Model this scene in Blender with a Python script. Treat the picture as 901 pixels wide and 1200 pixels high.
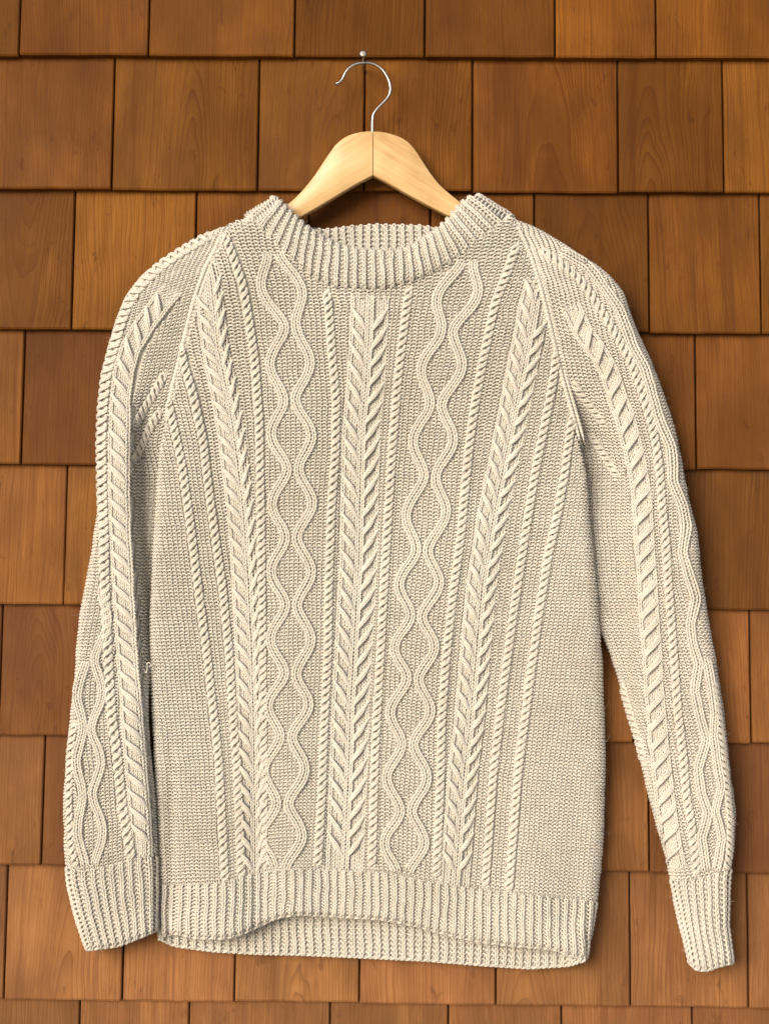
import bpy, math, random
import numpy as np
from mathutils import Matrix, Vector

random.seed(7)
rng = np.random.default_rng(11)
for o in list(bpy.data.objects):
    bpy.data.objects.remove(o, do_unlink=True)
scene = bpy.context.scene
col = scene.collection
R_ = math.radians

# ------------------------------------------------------------------ camera
FPX, CX, CY, DIST = 1650.0, 450.5, 600.0, 1650.0        # focal length and distance in millimetres at the wall
cam_data = bpy.data.cameras.new("camera")
cam = bpy.data.objects.new("camera", cam_data)
col.objects.link(cam)
cam_data.sensor_fit = 'VERTICAL'
cam_data.sensor_height = 24.0
cam_data.lens = 24.0 * FPX / 1200.0
cam_data.clip_start, cam_data.clip_end = 0.05, 400.0
ROT = Matrix.Rotation(R_(0.75), 3, 'Z') @ Matrix.Rotation(R_(91.7), 3, 'X') @ Matrix.Rotation(R_(0.46), 3, 'Z')
cam.matrix_world = Matrix.Translation((0, -DIST / 1000, 0)) @ ROT.to_4x4()
scene.camera = cam

# ------------------------------------------------------------------ light
SUN_EL, SUN_AZ = 17.0, -33.0          # azimuth measured from straight out of the wall, negative = from the left
world = bpy.data.worlds.new("World")
scene.world = world
world.use_nodes = True
wn, wl = world.node_tree.nodes, world.node_tree.links
wn.clear()
wo = wn.new('ShaderNodeOutputWorld'); wb = wn.new('ShaderNodeBackground'); sky = wn.new('ShaderNodeTexSky')
sky.sky_type = 'NISHITA'; sky.sun_disc = False
sky.sun_elevation = R_(SUN_EL)
sky.air_density = 1.0; sky.dust_density = 4.0; sky.ozone_density = 1.0
wb.inputs['Strength'].default_value = 0.135
wl.new(sky.outputs[0], wb.inputs[0]); wl.new(wb.outputs[0], wo.inputs[0])
sd = Vector((math.sin(R_(SUN_AZ)) * math.cos(R_(SUN_EL)), -math.cos(R_(SUN_AZ)) * math.cos(R_(SUN_EL)), math.sin(R_(SUN_EL))))
sky.sun_rotation = math.atan2(sd.x, sd.y)
sun_data = bpy.data.lights.new("sun", 'SUN')
sun = bpy.data.objects.new("sun", sun_data); col.objects.link(sun)
sun_data.energy = 2.65; sun_data.angle = R_(32); sun_data.color = (1.0, 0.945, 0.86)
sun.rotation_euler = (-sd).to_track_quat('-Z', 'Y').to_euler()
scene.view_settings.view_transform = 'Standard'
scene.view_settings.look = 'None'
scene.view_settings.exposure = 0.0
scene.view_settings.gamma = 1.0

# ------------------------------------------------------------------ helpers
Rm = np.array(ROT)
def W(x, y, d):
    """photo pixel + distance in front of the wall (mm) -> world metres"""
    x, y, d = np.broadcast_arrays(np.asarray(x, float), np.asarray(y, float), np.asarray(d, float))
    v = np.stack([(x - CX) / FPX, -(y - CY) / FPX, -np.ones_like(x)], -1) @ Rm.T
    t = (DIST - d) / 1000.0 / v[..., 1]
    p = v * t[..., None]
    p[..., 1] -= DIST / 1000.0
    return p

def tag(o, label=None, cat=None, group=None, kind=None):
    if label: o['label'] = label
    if cat: o['category'] = cat
    if group: o['group'] = group
    if kind: o['kind'] = kind
    return o

def link(name, me, mat=None, parent=None):
    o = bpy.data.objects.new(name, me)
    col.objects.link(o)
    if mat: me.materials.append(mat)
    if parent: o.parent = parent
    return o

def mesh_np(name, V, F, smooth=True):
    """V (n,3), F (m,4) quads"""
    me = bpy.data.meshes.new(name)
    F = np.ascontiguousarray(F, dtype=np.int32)
    used = np.zeros(len(V), bool); used[F.ravel()] = True
    idx = np.cumsum(used) - 1
    V = V[used]; F = idx[F].astype(np.int32)
    me.vertices.add(len(V)); me.vertices.foreach_set('co', np.ascontiguousarray(V, dtype=np.float32).ravel())
    me.loops.add(F.size); me.loops.foreach_set('vertex_index', F.ravel())
    me.polygons.add(len(F))
    me.polygons.foreach_set('loop_start', np.arange(0, F.size, 4, dtype=np.int32))
    me.polygons.foreach_set('loop_total', np.full(len(F), 4, dtype=np.int32))
    me.polygons.foreach_set('use_smooth', np.full(len(F), smooth))
    me.update(calc_edges=True)
    me.validate()
    return me

def grid_faces(ny, nx, wrap=False, mask=None):
    j, i = np.mgrid[0:ny - 1, 0:(nx if wrap else nx - 1)]
    i2 = (i + 1) % nx
    F = np.stack([j * nx + i, (j + 1) * nx + i, (j + 1) * nx + i2, j * nx + i2], -1)
    if mask is not None: F = F[mask]
    return F.reshape(-1, 4)

def curve(pts, lo=None, hi=None, sm=9):
    """smooth function x(y) through points given as (x, y); returns callable"""
    p = np.array(sorted(pts, key=lambda q: q[1]), float)
    y0, y1 = p[0, 1], p[-1, 1]
    n = int(y1 - y0) + 1
    yy = np.linspace(y0, y1, max(n, 2))
    xx = np.interp(yy, p[:, 1], p[:, 0])
    if sm and n > 6:
        k = int(min(sm, n // 3))
        pad0 = 2 * xx[0] - xx[k:0:-1]; pad1 = 2 * xx[-1] - xx[-2:-k - 2:-1]
        e = np.concatenate([pad0, xx, pad1])
        w = np.hanning(2 * k + 3)[1:-1]; w /= w.sum()
        xx = np.convolve(e, w, 'valid')
    s0 = (xx[min(5, n - 1)] - xx[0]) / (yy[min(5, n - 1)] - yy[0] + 1e-9)
    s1 = (xx[-1] - xx[max(-6, -n)]) / (yy[-1] - yy[max(-6, -n)] + 1e-9)
    def f(y):
        y = np.asarray(y, float)
        r = np.interp(y, yy, xx)
        r = np.where(y < y0, xx[0] + s0 * np.clip(y - y0, -40, 0), r)
        return np.where(y > y1, xx[-1] + s1 * np.clip(y - y1, 0, 40), r)
    f.y0, f.y1 = y0, y1
    sl = np.gradient(xx, yy)
    al = np.concatenate([[0], np.cumsum(np.hypot(np.diff(xx), np.diff(yy)))])
    f.slope = lambda y: np.interp(y, yy, sl)
    f.al = lambda y: np.interp(y, yy, al) + np.clip(y - y1, 0, None) - np.clip(y0 - y, 0, None)
    return f

def ycurve(pts, sm=9):
    return curve([(b, a) for a, b in pts], sm=sm)        # y as a function of x

def ss(a, b, x):
    t = np.clip((x - a) / (b - a), 0, 1)
    return t * t * (3 - 2 * t)

def tube_mesh(name, pts, rad, n=10, cap=True):
    """swept round tube through world points (metres)"""
    pts = np.array(pts, float); m = len(pts)
    rad = np.broadcast_to(np.asarray(rad, float), (m,))
    T = np.gradient(pts, axis=0); T /= np.linalg.norm(T, axis=1)[:, None] + 1e-12
    up = np.array([0, 1.0, 0]) if abs(T[0, 1]) < 0.9 else np.array([1.0, 0, 0])
    N = np.zeros_like(pts); prev = up
    for i in range(m):
        v = prev - T[i] * prev.dot(T[i]); v /= np.linalg.norm(v) + 1e-12
        N[i] = v; prev = v
    B = np.cross(T, N)
    a = np.arange(n) * 2 * math.pi / n
    V = pts[:, None] + rad[:, None, None] * (N[:, None] * np.cos(a)[None, :, None] + B[:, None] * np.sin(a)[None, :, None])
    V = V.reshape(-1, 3)
    F = [tuple(f) for f in grid_faces(m, n, wrap=True)]
    V = [tuple(v) for v in V]
    if cap:
        F.append(tuple(range(n))[::1]); F.append(tuple((m - 1) * n + k for k in range(n))[::-1])
    me = bpy.data.meshes.new(name); me.from_pydata(V, [], F); me.update()
    me.polygons.foreach_set('use_smooth', [True] * len(me.polygons))
    return me

def smooth_path(pts, n=8):
    p = np.array(pts, float)
    p = np.vstack([2 * p[0] - p[1], p, 2 * p[-1] - p[-2]])
    out = []
    for i in range(1, len(p) - 2):
        for k in range(n):
            t = k / n
            out.append(0.5 * ((2 * p[i]) + (-p[i - 1] + p[i + 1]) * t + (2 * p[i - 1] - 5 * p[i] + 4 * p[i + 1] - p[i + 2]) * t * t
                              + (-p[i - 1] + 3 * p[i] - 3 * p[i + 1] + p[i + 2]) * t ** 3))
    out.append(p[-2])
    return np.array(out)

# ------------------------------------------------------------------ materials
class NT:
    def __init__(s, name):
        s.m = bpy.data.materials.new(name); s.m.use_nodes = True
        s.n, s.l = s.m.node_tree.nodes, s.m.node_tree.links
        s.b = s.n['Principled BSDF']
    def new(s, t, **kw):
        nd = s.n.new(t)
        for k, v in kw.items(): setattr(nd, k, v)
        return nd
    def set(s, sock, v):
        if isinstance(v, bpy.types.NodeSocket): s.l.new(v, sock)
        else: sock.default_value = v
    def math(s, op, a, b=0.0, c=0.0, clamp=False):
        nd = s.new('ShaderNodeMath', operation=op, use_clamp=clamp)
        s.set(nd.inputs[0], a); s.set(nd.inputs[1], b); s.set(nd.inputs[2], c)
        return nd.outputs[0]
    def noise(s, vec, scale, detail=3, rough=0.55, dist=0.0):
        nd = s.new('ShaderNodeTexNoise'); s.l.new(vec, nd.inputs['Vector'])
        nd.inputs['Scale'].default_value = scale; nd.inputs['Detail'].default_value = detail
        nd.inputs['Roughness'].default_value = rough; nd.inputs['Distortion'].default_value = dist
        return nd.outputs['Fac']
    def vmul(s, vec, m):
        nd = s.new('ShaderNodeVectorMath', operation='MULTIPLY'); s.l.new(vec, nd.inputs[0]); nd.inputs[1].default_value = m
        return nd.outputs[0]
    def attr(s, name):
        nd = s.new('ShaderNodeAttribute', attribute_type='OBJECT', attribute_name=name)
        return nd.outputs['Fac']
    def ramp(s, fac, stops):
        nd = s.new('ShaderNodeValToRGB'); s.l.new(fac, nd.inputs[0])
        el = nd.color_ramp.elements
        el[0].position, el[0].color = stops[0][0], (*stops[0][1], 1)
        el[1].position, el[1].color = stops[-1][0], (*stops[-1][1], 1)
        for p, c in stops[1:-1]:
            e = el.new(p); e.color = (*c, 1)
        return nd.outputs[0]
    def mix(s, fac, a, b, mode='MIX'):
        nd = s.new('ShaderNodeMix', data_type='RGBA', blend_type=mode)
        s.set(nd.inputs[0], fac)
        s.set(nd.inputs[6], a if isinstance(a, bpy.types.NodeSocket) else (*a, 1))
        s.set(nd.inputs[7], b if isinstance(b, bpy.types.NodeSocket) else (*b, 1))
        return nd.outputs[2]
    def bump(s, h, strength, dist):
        nd = s.new('ShaderNodeBump'); s.l.new(h, nd.inputs['Height'])
        nd.inputs['Strength'].default_value = strength; nd.inputs['Distance'].default_value = dist
        s.l.new(nd.outputs[0], s.b.inputs['Normal'])

def wood_material():
    t = NT('stained_cedar')
    tc = t.new('ShaderNodeTexCoord').outputs['Object']
    sep = t.new('ShaderNodeSeparateXYZ'); t.l.new(tc, sep.inputs[0])
    x, z = sep.outputs[0], sep.outputs[2]
    seed = t.attr('grain_seed'); pith = t.attr('grain_pith'); dep = t.attr('grain_depth'); tap = t.attr('grain_taper')
    tone = t.attr('tone'); pale = t.attr('pale'); lean = t.attr('grain_lean')
    # every shingle is cut from its own place in the log
    comb = t.new('ShaderNodeCombineXYZ'); t.set(comb.inputs[0], t.math('ADD', x, t.math('MULTIPLY', z, lean))); t.set(comb.inputs[1], seed); t.set(comb.inputs[2], z)
    P = comb.outputs[0]
    w1 = t.noise(t.vmul(P, (9, 3, 3.2)), 1.0, 3, 0.5)
    w2 = t.noise(t.vmul(P, (45, 3, 14)), 1.0, 2, 0.5)
    xd = t.math('ADD', t.math('SUBTRACT', P.node.inputs[0].links[0].from_socket, pith), t.math('MULTIPLY', t.math('SUBTRACT', w1, 0.5), 0.05))
    zd = t.math('ADD', t.math('ADD', dep, t.math('MULTIPLY', z, tap)), t.math('MULTIPLY', t.math('SUBTRACT', w1, 0.5), 0.035))
    zd = t.math('ADD', zd, t.math('MULTIPLY', t.math('SUBTRACT', w2, 0.5), 0.0045))
    r = t.math('SQRT', t.math('ADD', t.math('MULTIPLY', xd, xd), t.math('MULTIPLY', zd, zd)))
    ringn = t.new('ShaderNodeTexNoise', noise_dimensions='1D')
    t.set(ringn.inputs['W'], t.math('ADD', t.math('MULTIPLY', r, 60.0), seed)); ringn.inputs['Scale'].default_value = 1.0
    ph = t.math('ADD', t.math('MULTIPLY', r, 235.0), t.math('MULTIPLY', ringn.outputs['Fac'], 3.0))
    fr = t.math('FRACT', ph)
    late = t.math('POWER', fr, 3.5)                                  # slow early wood, thin dark late wood line
    amp = t.noise(t.vmul(P, (22, 2, 5)), 1.0, 2, 0.5)
    late = t.math('MULTIPLY', late, t.math('MULTIPLY', amp, 1.25))
    fib = t.noise(t.vmul(P, (900, 60, 22)), 1.0, 4, 0.65)
    fib2 = t.noise(t.vmul(P, (230, 20, 5)), 1.0, 3, 0.6)
    blot = t.noise(t.vmul(P, (16, 3, 8)), 1.0, 4, 0.55)
    big = t.noise(t.vmul(P, (5, 2, 3)), 1.0, 2, 0.5)
    c = t.ramp(t.math('ADD', t.math('MULTIPLY', blot, 0.7), t.math('MULTIPLY', tone, 0.55)),
               [(0.18, (0.048, 0.0165, 0.0020)), (0.42, (0.096, 0.0350, 0.0038)), (0.6, (0.143, 0.0545, 0.0058)), (0.85, (0.265, 0.104, 0.012))])
    c = t.mix(t.math('MULTIPLY', late, 0.68, clamp=True), c, (0.055, 0.016, 0.004))
    c = t.mix(t.math('MULTIPLY', t.math('SUBTRACT', fib, 0.42, clamp=True), 1.3, clamp=True), c, (0.075, 0.026, 0.009))
    c = t.mix(t.math('MULTIPLY', t.math('SUBTRACT', fib2, 0.45, clamp=True), 1.1, clamp=True), c, (0.12, 0.042, 0.012))
    sp = t.noise(t.vmul(P, (70, 9, 28)), 1.0, 5, 0.7, 0.5)            # small dark flecks and mill marks
    c = t.mix(t.math('MULTIPLY', t.math('SUBTRACT', sp, 0.60, clamp=True), 5.0, clamp=True), c, (0.05, 0.016, 0.005))
    st = t.noise(t.vmul(P, (55, 5, 2.2)), 1.0, 3, 0.6)               # long dark streaks
    c = t.mix(t.math('MULTIPLY', t.math('SUBTRACT', st, 0.56, clamp=True), 3.0, clamp=True), c, (0.075, 0.026, 0.005))
    hv = t.new('ShaderNodeHueSaturation'); t.l.new(c, hv.inputs['Color'])      # each board takes the stain its own way
    t.set(hv.inputs['Hue'], t.math('ADD', 0.4930, t.math('MULTIPLY', t.math('FRACT', t.math('MULTIPLY', seed, 7.31)), 0.0065)))
    t.set(hv.inputs['Value'], t.math('ADD', 0.86, t.math('MULTIPLY', t.math('FRACT', t.math('MULTIPLY', seed, 3.77)), 0.24)))
    c = hv.outputs[0]
    # boards lower on the wall are paler and less saturated
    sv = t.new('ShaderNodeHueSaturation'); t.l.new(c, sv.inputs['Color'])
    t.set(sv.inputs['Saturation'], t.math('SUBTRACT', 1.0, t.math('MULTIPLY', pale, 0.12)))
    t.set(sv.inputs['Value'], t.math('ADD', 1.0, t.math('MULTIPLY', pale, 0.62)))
    t.l.new(sv.outputs[0], t.b.inputs['Base Color'])
    rr = t.math('ADD', 0.40, t.math('MULTIPLY', big, 0.28))
    t.l.new(rr, t.b.inputs['Roughness'])
    t.b.inputs['Specular IOR Level'].default_value = 0.07
    h = t.math('ADD', t.math('MULTIPLY', late, -0.7), t.math('MULTIPLY', fib, -0.8))
    h = t.math('ADD', h, t.math('MULTIPLY', fib2, -0.6))
    t.bump(h, 0.6, 0.0006)
    return t.m

def sheathing_material():
    t = NT('dark_backing')
    tc = t.new('ShaderNodeTexCoord').outputs['Object']
    c = t.ramp(t.noise(tc, 40.0), [(0.3, (0.03, 0.012, 0.006)), (0.7, (0.06, 0.024, 0.010))])
    t.l.new(c, t.b.inputs['Base Color']); t.b.inputs['Roughness'].default_value = 0.9
    return t.m

def wool_material():
    t = NT('cream_wool')
    tc = t.new('ShaderNodeTexCoord').outputs['Object']
    big = t.noise(tc, 7.0, 3, 0.5); mid = t.noise(tc, 90.0, 3, 0.6); fine = t.noise(tc, 1500.0, 3, 0.7)
    ply = t.noise(t.vmul(tc, (1.0, 1.0, 0.45)), 1100.0, 2, 0.6, 0.6)
    c = t.ramp(t.math('ADD', t.math('MULTIPLY', big, 0.5), t.math('MULTIPLY', mid, 0.5)),
               [(0.32, (0.60, 0.56, 0.485)), (0.5, (0.66, 0.625, 0.56)), (0.7, (0.72, 0.69, 0.63))])
    c = t.mix(t.math('MULTIPLY', t.math('SUBTRACT', fine, 0.45, clamp=True), 0.7, clamp=True), c, (0.50, 0.44, 0.36))
    t.l.new(c, t.b.inputs['Base Color'])
    t.b.inputs['Roughness'].default_value = 0.9
    t.b.inputs['Specular IOR Level'].default_value = 0.15
    t.b.inputs['Sheen Weight'].default_value = 0.25
    t.b.inputs['Sheen Roughness'].default_value = 0.5
    t.bump(t.math('ADD', t.math('MULTIPLY', ply, 1.0), t.math('MULTIPLY', fine, 0.6)), 0.55, 0.0007)
    return t.m

def blond_wood_material():
    t = NT('lacquered_beech')
    tc = t.new('ShaderNodeTexCoord').outputs['Object']
    sep = t.new('ShaderNodeSeparateXYZ'); t.l.new(tc, sep.inputs[0])
    side = t.attr('grain_side')
    cb = t.new('ShaderNodeCombineXYZ')
    t.set(cb.inputs[0], t.math('ADD', t.math('MULTIPLY', sep.outputs[0], 0.85), t.math('MULTIPLY', t.math('MULTIPLY', sep.outputs[2], 0.53), side)))
    t.set(cb.inputs[1], sep.outputs[1])
    t.set(cb.inputs[2], t.math('SUBTRACT', t.math('MULTIPLY', sep.outputs[0], 0.53), t.math('MULTIPLY', t.math('MULTIPLY', sep.outputs[2], 0.85), side)))
    gv = cb.outputs[0]
    g = t.noise(t.vmul(gv, (9, 60, 210)), 1.0, 4, 0.6, 0.4)
    b = t.noise(tc, 26.0, 3, 0.5)
    fl = t.noise(t.vmul(gv, (120, 300, 900)), 1.0, 2, 0.5)
    c = t.ramp(t.math('ADD', t.math('MULTIPLY', g, 0.55), t.math('MULTIPLY', b, 0.45)),
               [(0.34, (0.50, 0.295, 0.115)), (0.5, (0.63, 0.41, 0.18)), (0.66, (0.71, 0.49, 0.25))])
    c = t.mix(t.math('MULTIPLY', t.math('SUBTRACT', fl, 0.58, clamp=True), 1.5, clamp=True), c, (0.50, 0.29, 0.11))
    t.l.new(c, t.b.inputs['Base Color']); t.b.inputs['Roughness'].default_value = 0.38
    t.b.inputs['Coat Weight'].default_value = 0.25; t.b.inputs['Coat Roughness'].default_value = 0.25
    t.bump(g, 0.15, 0.0004)
    return t.m

def steel_material(name, colr, rough):
    t = NT(name)
    tc = t.new('ShaderNodeTexCoord').outputs['Object']
    t.b.inputs['Metallic'].default_value = 1.0
    n = t.noise(tc, 600.0, 3, 0.6)
    c = t.ramp(n, [(0.3, tuple(k * 0.8 for k in colr)), (0.7, colr)])
    t.l.new(c, t.b.inputs['Base Color'])
    t.l.new(t.math('ADD', rough, t.math('MULTIPLY', n, 0.12)), t.b.inputs['Roughness'])
    return t.m

def bounce_ground_material():
    t = NT('pale_bounce_ground')  # for the added ground plane, kept pale so it throws light up
    tc = t.new('ShaderNodeTexCoord').outputs['Object']
    c = t.ramp(t.noise(tc, 3.0, 6, 0.6), [(0.3, (0.46, 0.42, 0.36)), (0.7, (0.58, 0.54, 0.47))])
    t.l.new(c, t.b.inputs['Base Color']); t.b.inputs['Roughness'].default_value = 0.9
    return t.m

M_wood, M_back, M_wool, M_blond = wood_material(), sheathing_material(), wool_material(), blond_wood_material()
M_steel = steel_material('polished_steel', (0.50, 0.48, 0.46), 0.18)
M_nail = steel_material('dull_nail_steel', (0.42, 0.38, 0.34), 0.35)
M_bounce_ground = bounce_ground_material()

# ------------------------------------------------------------------ ground: unseen pale plane, added to bounce light upward
me = bpy.data.meshes.new('ground')
me.from_pydata([(-60, -120, -1.45), (60, -120, -1.45), (60, 0.3, -1.45), (-60, 0.3, -1.45)], [], [(0, 1, 2, 3)])
tag(link('ground', me, M_bounce_ground), kind='structure')

# ------------------------------------------------------------------ shingled wall
def box_mesh(name, x0, x1, y0, y1, z0, z1):
    v = [(x, y, z) for x in (x0, x1) for y in (y0, y1) for z in (z0, z1)]
    f = [(0, 1, 3, 2), (4, 6, 7, 5), (0, 4, 5, 1), (2, 3, 7, 6), (0, 2, 6, 4), (1, 5, 7, 3)]
    me = bpy.data.meshes.new(name); me.from_pydata(v, [], f); me.update(); return me

wall = link('shingled_wall', box_mesh('sheathing', -0.85, 0.85, 0.0, 0.10, -1.45, 0.98), M_back)
tag(wall, 'brown stained cedar shingle wall behind the hanging sweater', 'wall')

TB, TT = 14.0, 3.5             # face depth at the butt, and where the next course covers it
# course butt height at the left and right photo edge, joints across the course
COURSES = [
    (-92, [-60, 100, 262, 420, 575, 705, 850]),
    (66, [-120, 25, 176, 346, 498, 650, 768, 935]),
    (223.5, [-30, 133, 303, 427, 553.5, 724, 847, 980]),
    (387.5, [-70, 86, 229, 361, 504, 626, 760, 890.5, 1010]),
    (547.5, [-110, 27, 176, 322, 470, 590, 700, 815, 960]),
    (711, [-65, 77, 214, 352, 478, 640, 765, 925]),
    (866.5, [-140, 1, 150, 310, 440, 600, 742, 879, 1010]),
    (1018.5, [-90, 51, 205, 330, 470, 620, 760, 930]),
    (1176, [-130, 7, 145, 276, 421.5, 581, 738, 876, 1010]),
    (1333, [-50, 92, 220.5, 386, 525, 658, 811.5, 950]),
]
# pith position (fraction of width), depth, taper for boards with a visible cathedral figure
FIG = {(2, 1): (0.52, 0.012, 0.10, 1), (3, 0): (0.62, 0.02, -0.13, 1), (3, 5): (0.5, 0.018, 0.09, 1), (2, 2): (0.75, 0.02, 0.09, 1),
       (2, 5): (0.3, 0.02, 0.12, 1), (5, 1): (0.45, 0.01, -0.16, 1), (8, 1): (0.55, 0.02, 0.12, 1), (8, 3): (0.55, 0.02, 0.15, 1), (2, 4): (0.5, 0.03, .08, 1),
       (6, 1): (0.3, 0.01, 0.2, 1), (8, 5): (0.2, 0.03, 0.1, 1)}
TONE = {(1, 0): .35, (1, 1): .45, (1, 2): .5, (1, 3): .38, (1, 4): .3, (1, 5): .55, (1, 6): .5, (2, 0): .42, (2, 1): .45, (2, 2): .4, (2, 3): .45, (2, 4): .5, (2, 5): .45, (2, 6): .75,
        (3, 0): .35, (3, 1): .8, (3, 2): .6, (3, 5): .3, (3, 6): .55, (3, 7): .5, (4, 0): .6, (4, 1): .3, (4, 7): .45, (4, 6): .3, (5, 0): .75, (5, 1): .6, (5, 6): .3,
        (6, 0): .2, (6, 1): .35, (6, 6): .6, (6, 7): .5, (7, 0): .45, (7, 1): .3, (7, 6): .15, (8, 1): .5, (8, 2): .65, (8, 3): .62, (8, 4): .6, (8, 5): .55, (8, 6): .65, (8, 7): .4}
for ci, (yb, jx) in enumerate(COURSES):
    zb = W(450, yb, TB)[2]
    above = COURSES[ci - 1][0] if ci else yb - 158
    for k in range(len(jx) - 1):
        ym = yb - 60
        x0 = W(jx[k] + 1.0, ym, TB - 5)[0]; x1 = W(jx[k + 1] - 1.0, ym, TB - 5)[0]
        w = x1 - x0
        zt = zb + (yb - above) / 1000 * 1.0 + 0.030
        L = zt - zb
        zbj = zb + random.uniform(-0.0009, 0.0009)
        db = TB + random.uniform(-1.8, 1.3); tilt = random.uniform(-1.3, 1.3); cup = random.uniform(-0.5, 0.9)
        bev = 1.3 / 1000
        xs = [0, 0, bev] + [w * q for q in (.14, .29, .43, .58, .71, .86)] + [w - bev, w, w]
        kx = [3, 2] + [1] * 8 + [2, 3]          # 3 = back, 2 = chamfer, 1 = face
        zs = [0, 0, 0.0022, L * 0.4, L]
        V = []
        for j, zz in enumerate(zs):
            for i, xx in enumerate(xs):
                face = db + (TT - 2 - db) * (zz / L) + tilt * (xx / w - 0.5) + cup * (4 * (xx / w - 0.5) ** 2)
                d = face
                if j == 1: d = face - 1.4
                if kx[i] == 2: d -= 1.3
                if j == 0 or kx[i] == 3: d = min(0.8, face - 2)
                jit = 0.0
                V.append((xx - w / 2, -d / 1000, zz + (0.00022 * math.sin(i * 2.1 + k * 5 + ci) + 0.0002 * math.sin(i * 5.3 + k + ci) if j < 3 else 0)))
        nx = len(xs)
        F = []
        for j in range(len(zs) - 1):
            for i in range(nx - 1):
                F.append((j * nx + i, j * nx + i + 1, (j + 1) * nx + i + 1, (j + 1) * nx + i))
        me = bpy.data.meshes.new('shingle'); me.from_pydata(V, [], F); me.update()
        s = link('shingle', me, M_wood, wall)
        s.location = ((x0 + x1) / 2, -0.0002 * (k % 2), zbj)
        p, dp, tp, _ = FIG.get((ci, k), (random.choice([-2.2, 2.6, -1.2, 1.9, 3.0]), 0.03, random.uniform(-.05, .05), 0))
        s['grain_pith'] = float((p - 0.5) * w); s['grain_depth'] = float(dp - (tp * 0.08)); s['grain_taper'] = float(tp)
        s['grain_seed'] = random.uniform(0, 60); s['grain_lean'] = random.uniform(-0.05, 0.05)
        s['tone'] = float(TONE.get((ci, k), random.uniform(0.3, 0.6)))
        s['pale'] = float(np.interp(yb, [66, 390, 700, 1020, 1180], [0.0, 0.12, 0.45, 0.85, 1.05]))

# ------------------------------------------------------------------ knit relief (all in millimetres)
TAU = 2 * math.pi
def purl(u, v):
    w = v + 0.21 * np.sin(TAU * u)
    a = np.abs(np.cos(math.pi * w)) ** 1.15
    m = 0.5 + 0.5 * np.sin(math.pi * w) * np.cos(TAU * u)          # holes sit brick-wise between the loops
    return 3.9 * np.maximum(a, 0.62 * (1 - m ** 1.3)) - 2.9
def vstitch(uc, v, k=0.9):
    a = np.abs(uc)
    return np.sqrt(np.clip(np.sin(TAU * np.clip(a, 0, .5)), 0, 1)) * (0.60 + 0.40 * np.cos(TAU * (v + k * a)))
def env(d, w, p=2.0):
    return np.clip(1 - (np.abs(d) / w) ** p, 0, 1) ** 0.5

def comb(H, F, replace=False):
    # features sit on the ground knit; an exact zero means 'not here'
    inside = np.abs(F) > 1e-6
    if replace: return np.where(inside, F, H)
    return np.where(inside, np.maximum(H, F), H)

def f_rope(f, x, y, w=7.4, h=3.5, sg=1, pitch=9.0, ends=(0, 0)):
    c = 1 / np.sqrt(1 + f.slope(y) ** 2)
    d = (x - f(y)) * c; al = f.al(y)
    ph = al / pitch + np.abs(d + sg * 0.42 * w) / 8.0 + 0.06 * np.sin(al / 23.0)
    g = np.abs(np.cos(math.pi * ph)) ** 0.6
    ply = 0.9 * np.abs(np.cos(TAU * ph + 0.4)) ** 0.7
    fade = ss(f.y0 - 4, f.y0 + 6, y) * (1 - ss(f.y1 - 4, f.y1 + 5, y))
    e = env(d, w) * fade
    return e * (0.9 + h * (0.40 + 0.60 * g) + ply) - 0.9 * (e > 0)

def f_ribbon(fx, x, y, w=7.4, h=2.3):
    c = 1 / np.sqrt(1 + fx.slope(y) ** 2)
    d = (x - fx(y)) * c; al = fx.al(y)
    fade = ss(fx.y0 - 4, fx.y0 + 6, y) * (1 - ss(fx.y1 - 4, fx.y1 + 5, y))
    e = env(d, w, 3.0) * fade
    uc = np.mod(d / w + 0.0, 1.0) - 0.5
    return e * (1.5 + h * (0.62 + 0.2 * np.abs(np.sin(math.pi * d / w)) ** .5) + 1.9 * vstitch(uc, al / 4.8, 1.7) * 0.9)

def f_wheat(f, x, y, wl=23.0, wr=23.0, pitch=22.0, off=0.0, h=2.9, only=None, drop=21.0):
    c = 1 / np.sqrt(1 + f.slope(y) ** 2)
    d = (x - f(y)) * c; al = f.al(y) + off
    W_ = np.where(d < 0, wl, wr)
    q = np.clip(np.abs(d) / W_, 0, 1.3)
    fade = ss(f.y0 - 5, f.y0 + 8, y) * (1 - ss(f.y1 - 5, f.y1 + 4, y))
    if only == 'l': fade = fade * (1 - ss(4, 6, d))
    if only == 'r': fade = fade * ss(-6, -4, d)
    sc = ss(0.12, 0.86, q)
    t = (al + drop * sc) / pitch
    t2 = np.mod(t, 1.0)
    dist = np.abs(t2 - 0.5) * pitch / np.sqrt(1 + (drop / W_ * 0.9 * 1.1) ** 2)
    strand = env(dist, 4.3) * (h + 0.6 + 0.45 * np.cos(TAU * dist / 3.2)) * (1 - ss(0.93, 1.02, q))
    cen = env(q - 0.14, 0.17) * 2.0 + 1.3 * vstitch(np.clip((q - 0.14) / 0.32, -.5, .5), al / 4.4)
    outc = env(q - 0.86, 0.16) * 1.3 + 1.3 * vstitch(np.clip((q - 0.86) / 0.30, -.5, .5), al / 4.4)
    mid = (1 - ss(0.9, 1.0, q)) * (-1.9 + 0.35 * np.cos(TAU * (al / 4.3 + 2.2 * q)))
    groove = -1.3 * np.exp(-(d / 1.3) ** 2)
    return (np.maximum.reduce([np.where(dist < 4.3, strand, -3), cen, outc, mid]) + groove) * fade * (q < 1.0)

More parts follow.
